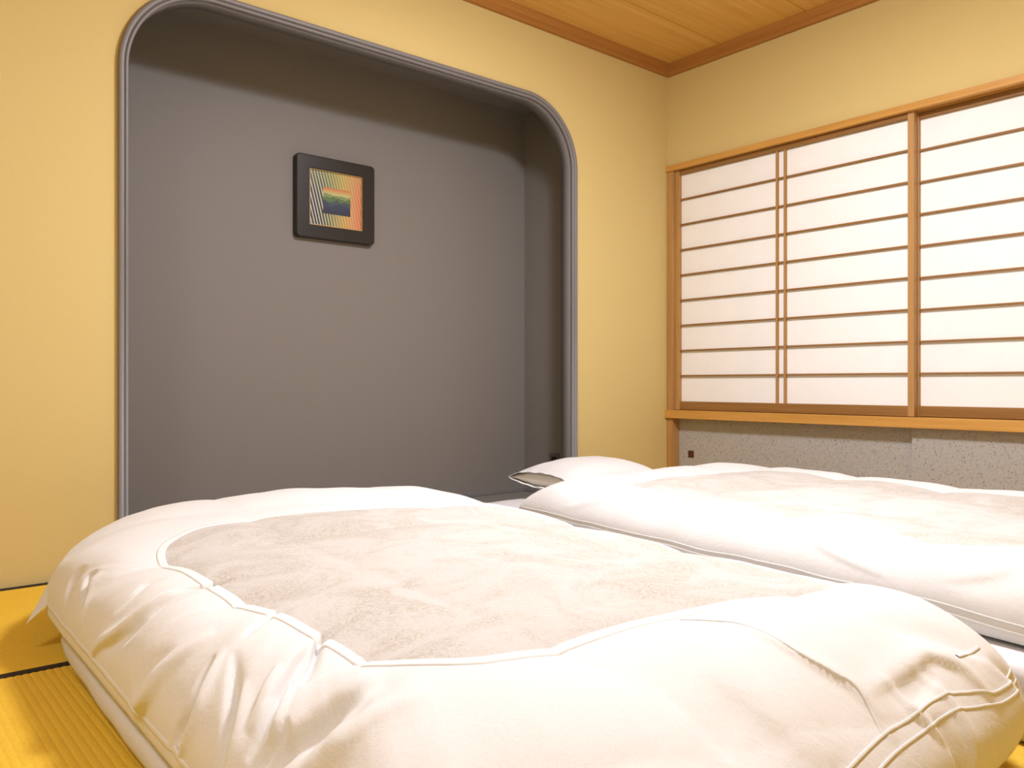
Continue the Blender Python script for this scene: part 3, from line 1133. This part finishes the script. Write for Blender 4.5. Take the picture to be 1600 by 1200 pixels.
near_cfg = dict(
    ns=150, nc=40, nr=72, ni=44, seed=3.7,
    ax=0.70, ay=1.07, rhem=(0.44, 0.38, 0.24, 0.16), wax=0.49, way=0.60, rwin=(0.33, 0.26, 0.16, 0.12),
    hem=[(-3.098, -0.34), (-1.82, -0.30), (-1.97, -2.385), (-3.128, -2.43)],
    win=[(-2.958, -0.77), (-1.90, -1.00), (-2.06, -2.14), (-2.945, -2.01)],
    #      left  foot  right  head
    zE=(0.078, 0.070, 0.105, 0.135), zW=(0.236, 0.264, 0.222, 0.268), puff=(0.006, 0.018, 0.004, 0.034),
    nexp=(2.5, 2.25, 2.0, 2.8), over=(0.006, 0.030, 0.012, 0.010), gath=(0.008, 0.008, 0.002, 0.004),
    zC=0.268, qn=(2.0, 3.0), qamp=0.018, bulge=0.007, tape=0.022, folds=near_folds, tucks=near_tucks, seams=near_seams,
    under=[(0.006, same(-0.005)), (0.014, same(0.002)), (0.018, tuck_in(0.134)), (0.10, tuck_in(0.132)), (0.30, tuck_in(0.132))],
)
R1, D1 = make_duvet(near_cfg, 'puffy white duvet with a netted floral panel, nearer bed, in the foreground', 'white duvets on the futon beds')

# empty corner of the cover standing off the head-left corner
def corner_flap(D, root, ps, tip):
    A = [surf_pt(D, p, w)[0] for p, w in ps]
    tip = np.array(tip)
    nA, nT = len(A), 10
    v, f = [], []
    for side in (0, 1):
        for i, a in enumerate(A):
            for k in range(nT + 1):
                t = k / nT
                q = a * (1 - t) + tip * t
                bend = math.sin(math.pi * t) * (0.010 * math.sin(math.pi * i / (nA - 1)) - 0.004)
                q = q + np.array([0.3, 0.9, 0.0]) * bend + np.array([0.35, 0.9, 0.2]) * (0.0012 * side)
                v.append(q)
    m = nT + 1
    off = nA * m
    for i in range(nA - 1):
        for k in range(nT):
            q = (i * m + k, (i + 1) * m + k, (i + 1) * m + k + 1, i * m + k + 1)
            f.append(q)
            f.append(tuple(off + x for x in reversed(q)))
    for row in (0, nA - 1):
        for k in range(nT):
            a, b = row * m + k, row * m + k + 1
            f.append((a, b, off + b, off + a))
    o = from_np('corner_flap', np.array(v) - np.array(root.location), f, M['cover'], root)
    o['label'] = 'empty cover corner sticking out over the tatami'
    return o


corner_flap(D1, R1, [(5.331, 0.62), (5.37, 0.68), (5.411, 0.72), (5.44, 0.80), (5.471, 0.85), (5.488, 0.93)], (-3.142, -0.715, 0.066))

far_folds = [
    ([(0.2, 0.30), (0.35, 0.55), (0.50, 0.75)], 0.03, 0.004),
    ([(0.95, 0.20), (0.80, 0.45), (0.62, 0.70)], 0.03, -0.005),
    ([(-0.55, 0.25), (-0.62, 0.5), (-0.70, 0.75)], 0.03, 0.004),
]
far_cfg = dict(
    ns=70, nc=22, nr=40, ni=30, seed=11.3,
    ax=0.66, ay=1.0, rhem=(0.07, 0.2, 0.2, 0.14), wax=0.45, way=0.66, rwin=(0.2, 0.2, 0.2, 0.2),
    hem=[(-1.61, -0.60), (-0.37, -0.60), (-0.52, -2.50), (-1.87, -2.52)],
    win=[(-1.47, -0.94), (-0.60, -0.95), (-0.76, -2.30), (-1.72, -2.28)],
    zE=(0.165, 0.14, 0.12, 0.150), zW=(0.272, 0.265, 0.258, 0.270), puff=(0.004, 0.02, 0.02, 0.012),
    nexp=(2.1, 2.4, 2.4, 2.2), over=(0.0, 0.01, 0.01, 0.0), gath=(0.001, 0.004, 0.004, 0.002),
    zC=0.266, qn=(2.0, 3.6), qamp=0.018, bulge=0.008, tape=0.012, folds=far_folds, tucks=[], seams=[('hem_seam', [(-1.02, 0.90), (-0.5, 0.91), (0.0, 0.91), (0.5, 0.90), (0.98, 0.91)], 0.0045, 0.0014), ('hem_seam', [(-1.02, 0.985), (-0.5, 0.985), (0.0, 0.985), (0.5, 0.985), (0.98, 0.985)], 0.005, 0.0018)],
    under=[(0.006, over(-0.008)), (0.016, over(-0.019)), (0.030, over(-0.027)), (0.09, tuck_in(0.136)), (0.30, tuck_in(0.136))],
)
D2 = make_duvet(far_cfg, 'puffy white duvet with a netted floral panel, farther bed, beside the cupboard doors', 'white duvets on the futon beds')[1]

# pillow at the head of the farther bed
def pillow(loc, rz, tilt):
    root = empty('pillow', loc)
    root.rotation_euler = (tilt[0], tilt[1], rz)
    tag(root, 'white pillow with an open case end at the head of the farther bed', 'pillow')
    def lens(hx, hy, T, open_l, nu=48, nv=36, seed=1.0, crease=0.004):
        v, f = [], []
        for s in (1, -1):
            for i in range(nu + 1):
                for j in range(nv + 1):
                    u, w = i / nu * 2 - 1, j / nv * 2 - 1
                    # pinched, slightly concave edges
                    x = hx * u * (1 - 0.05 * (1 - w * w) * abs(u) ** 3)
                    y = hy * w * (1 - 0.06 * (1 - u * u) * abs(w) ** 3)
                    th = T * (max(0, 1 - abs(u) ** 2.6)) ** 0.6 * (max(0, 1 - abs(w) ** 2.4)) ** 0.62
                    if open_l and u < 0:
                        th = max(th, open_l * (1 - w * w) ** 0.7 * min(1, (-u) ** 3))
                    nz = mnoise.noise(Vector((x * 12 + seed, y * 12, s * 3.0))) * crease * min(1, th / 0.02)
                    rad = math.exp(-((abs(u) - 1) ** 2) / 0.03) * math.sin(w * 17 + seed) * 0.0012
                    v.append((x, y, s * (th + 0.0012) + nz + rad * min(1, th / 0.015)))
        k = (nu + 1) * (nv + 1)
        for s in (0, 1):
            for i in range(nu):
                for j in range(nv):
                    q = s * k + i * (nv + 1) + j
                    a = (q, q + nv + 1, q + nv + 2, q + 1)
                    f.append(a if s == 0 else a[::-1])
        def stitch(A):
            for a, b in zip(A[:-1], A[1:]):
                f.append((a, b, b + k, a + k))
        if not open_l:
            stitch([j for j in range(nv + 1)])
        stitch([nu * (nv + 1) + j for j in range(nv + 1)])
        stitch([i * (nv + 1) for i in range(nu + 1)])
        stitch([i * (nv + 1) + nv for i in range(nu + 1)])
        return v, f
    v, f = lens(0.275, 0.20, 0.079, 0.030)
    from_np('pillowcase', v, f, M['cover'], root)
    v, f = lens(0.255, 0.182, 0.068, 0, seed=4.0, crease=0.006)
    c = from_np('pillow_core', v, f, M['core'], root)
    c['label'] = 'beige inner cushion seen through the open end'
    c.location = (-0.010, 0, -0.001)
    return root


pillow((-1.005, -0.385, 0.2165), math.radians(-3), (0, 0))
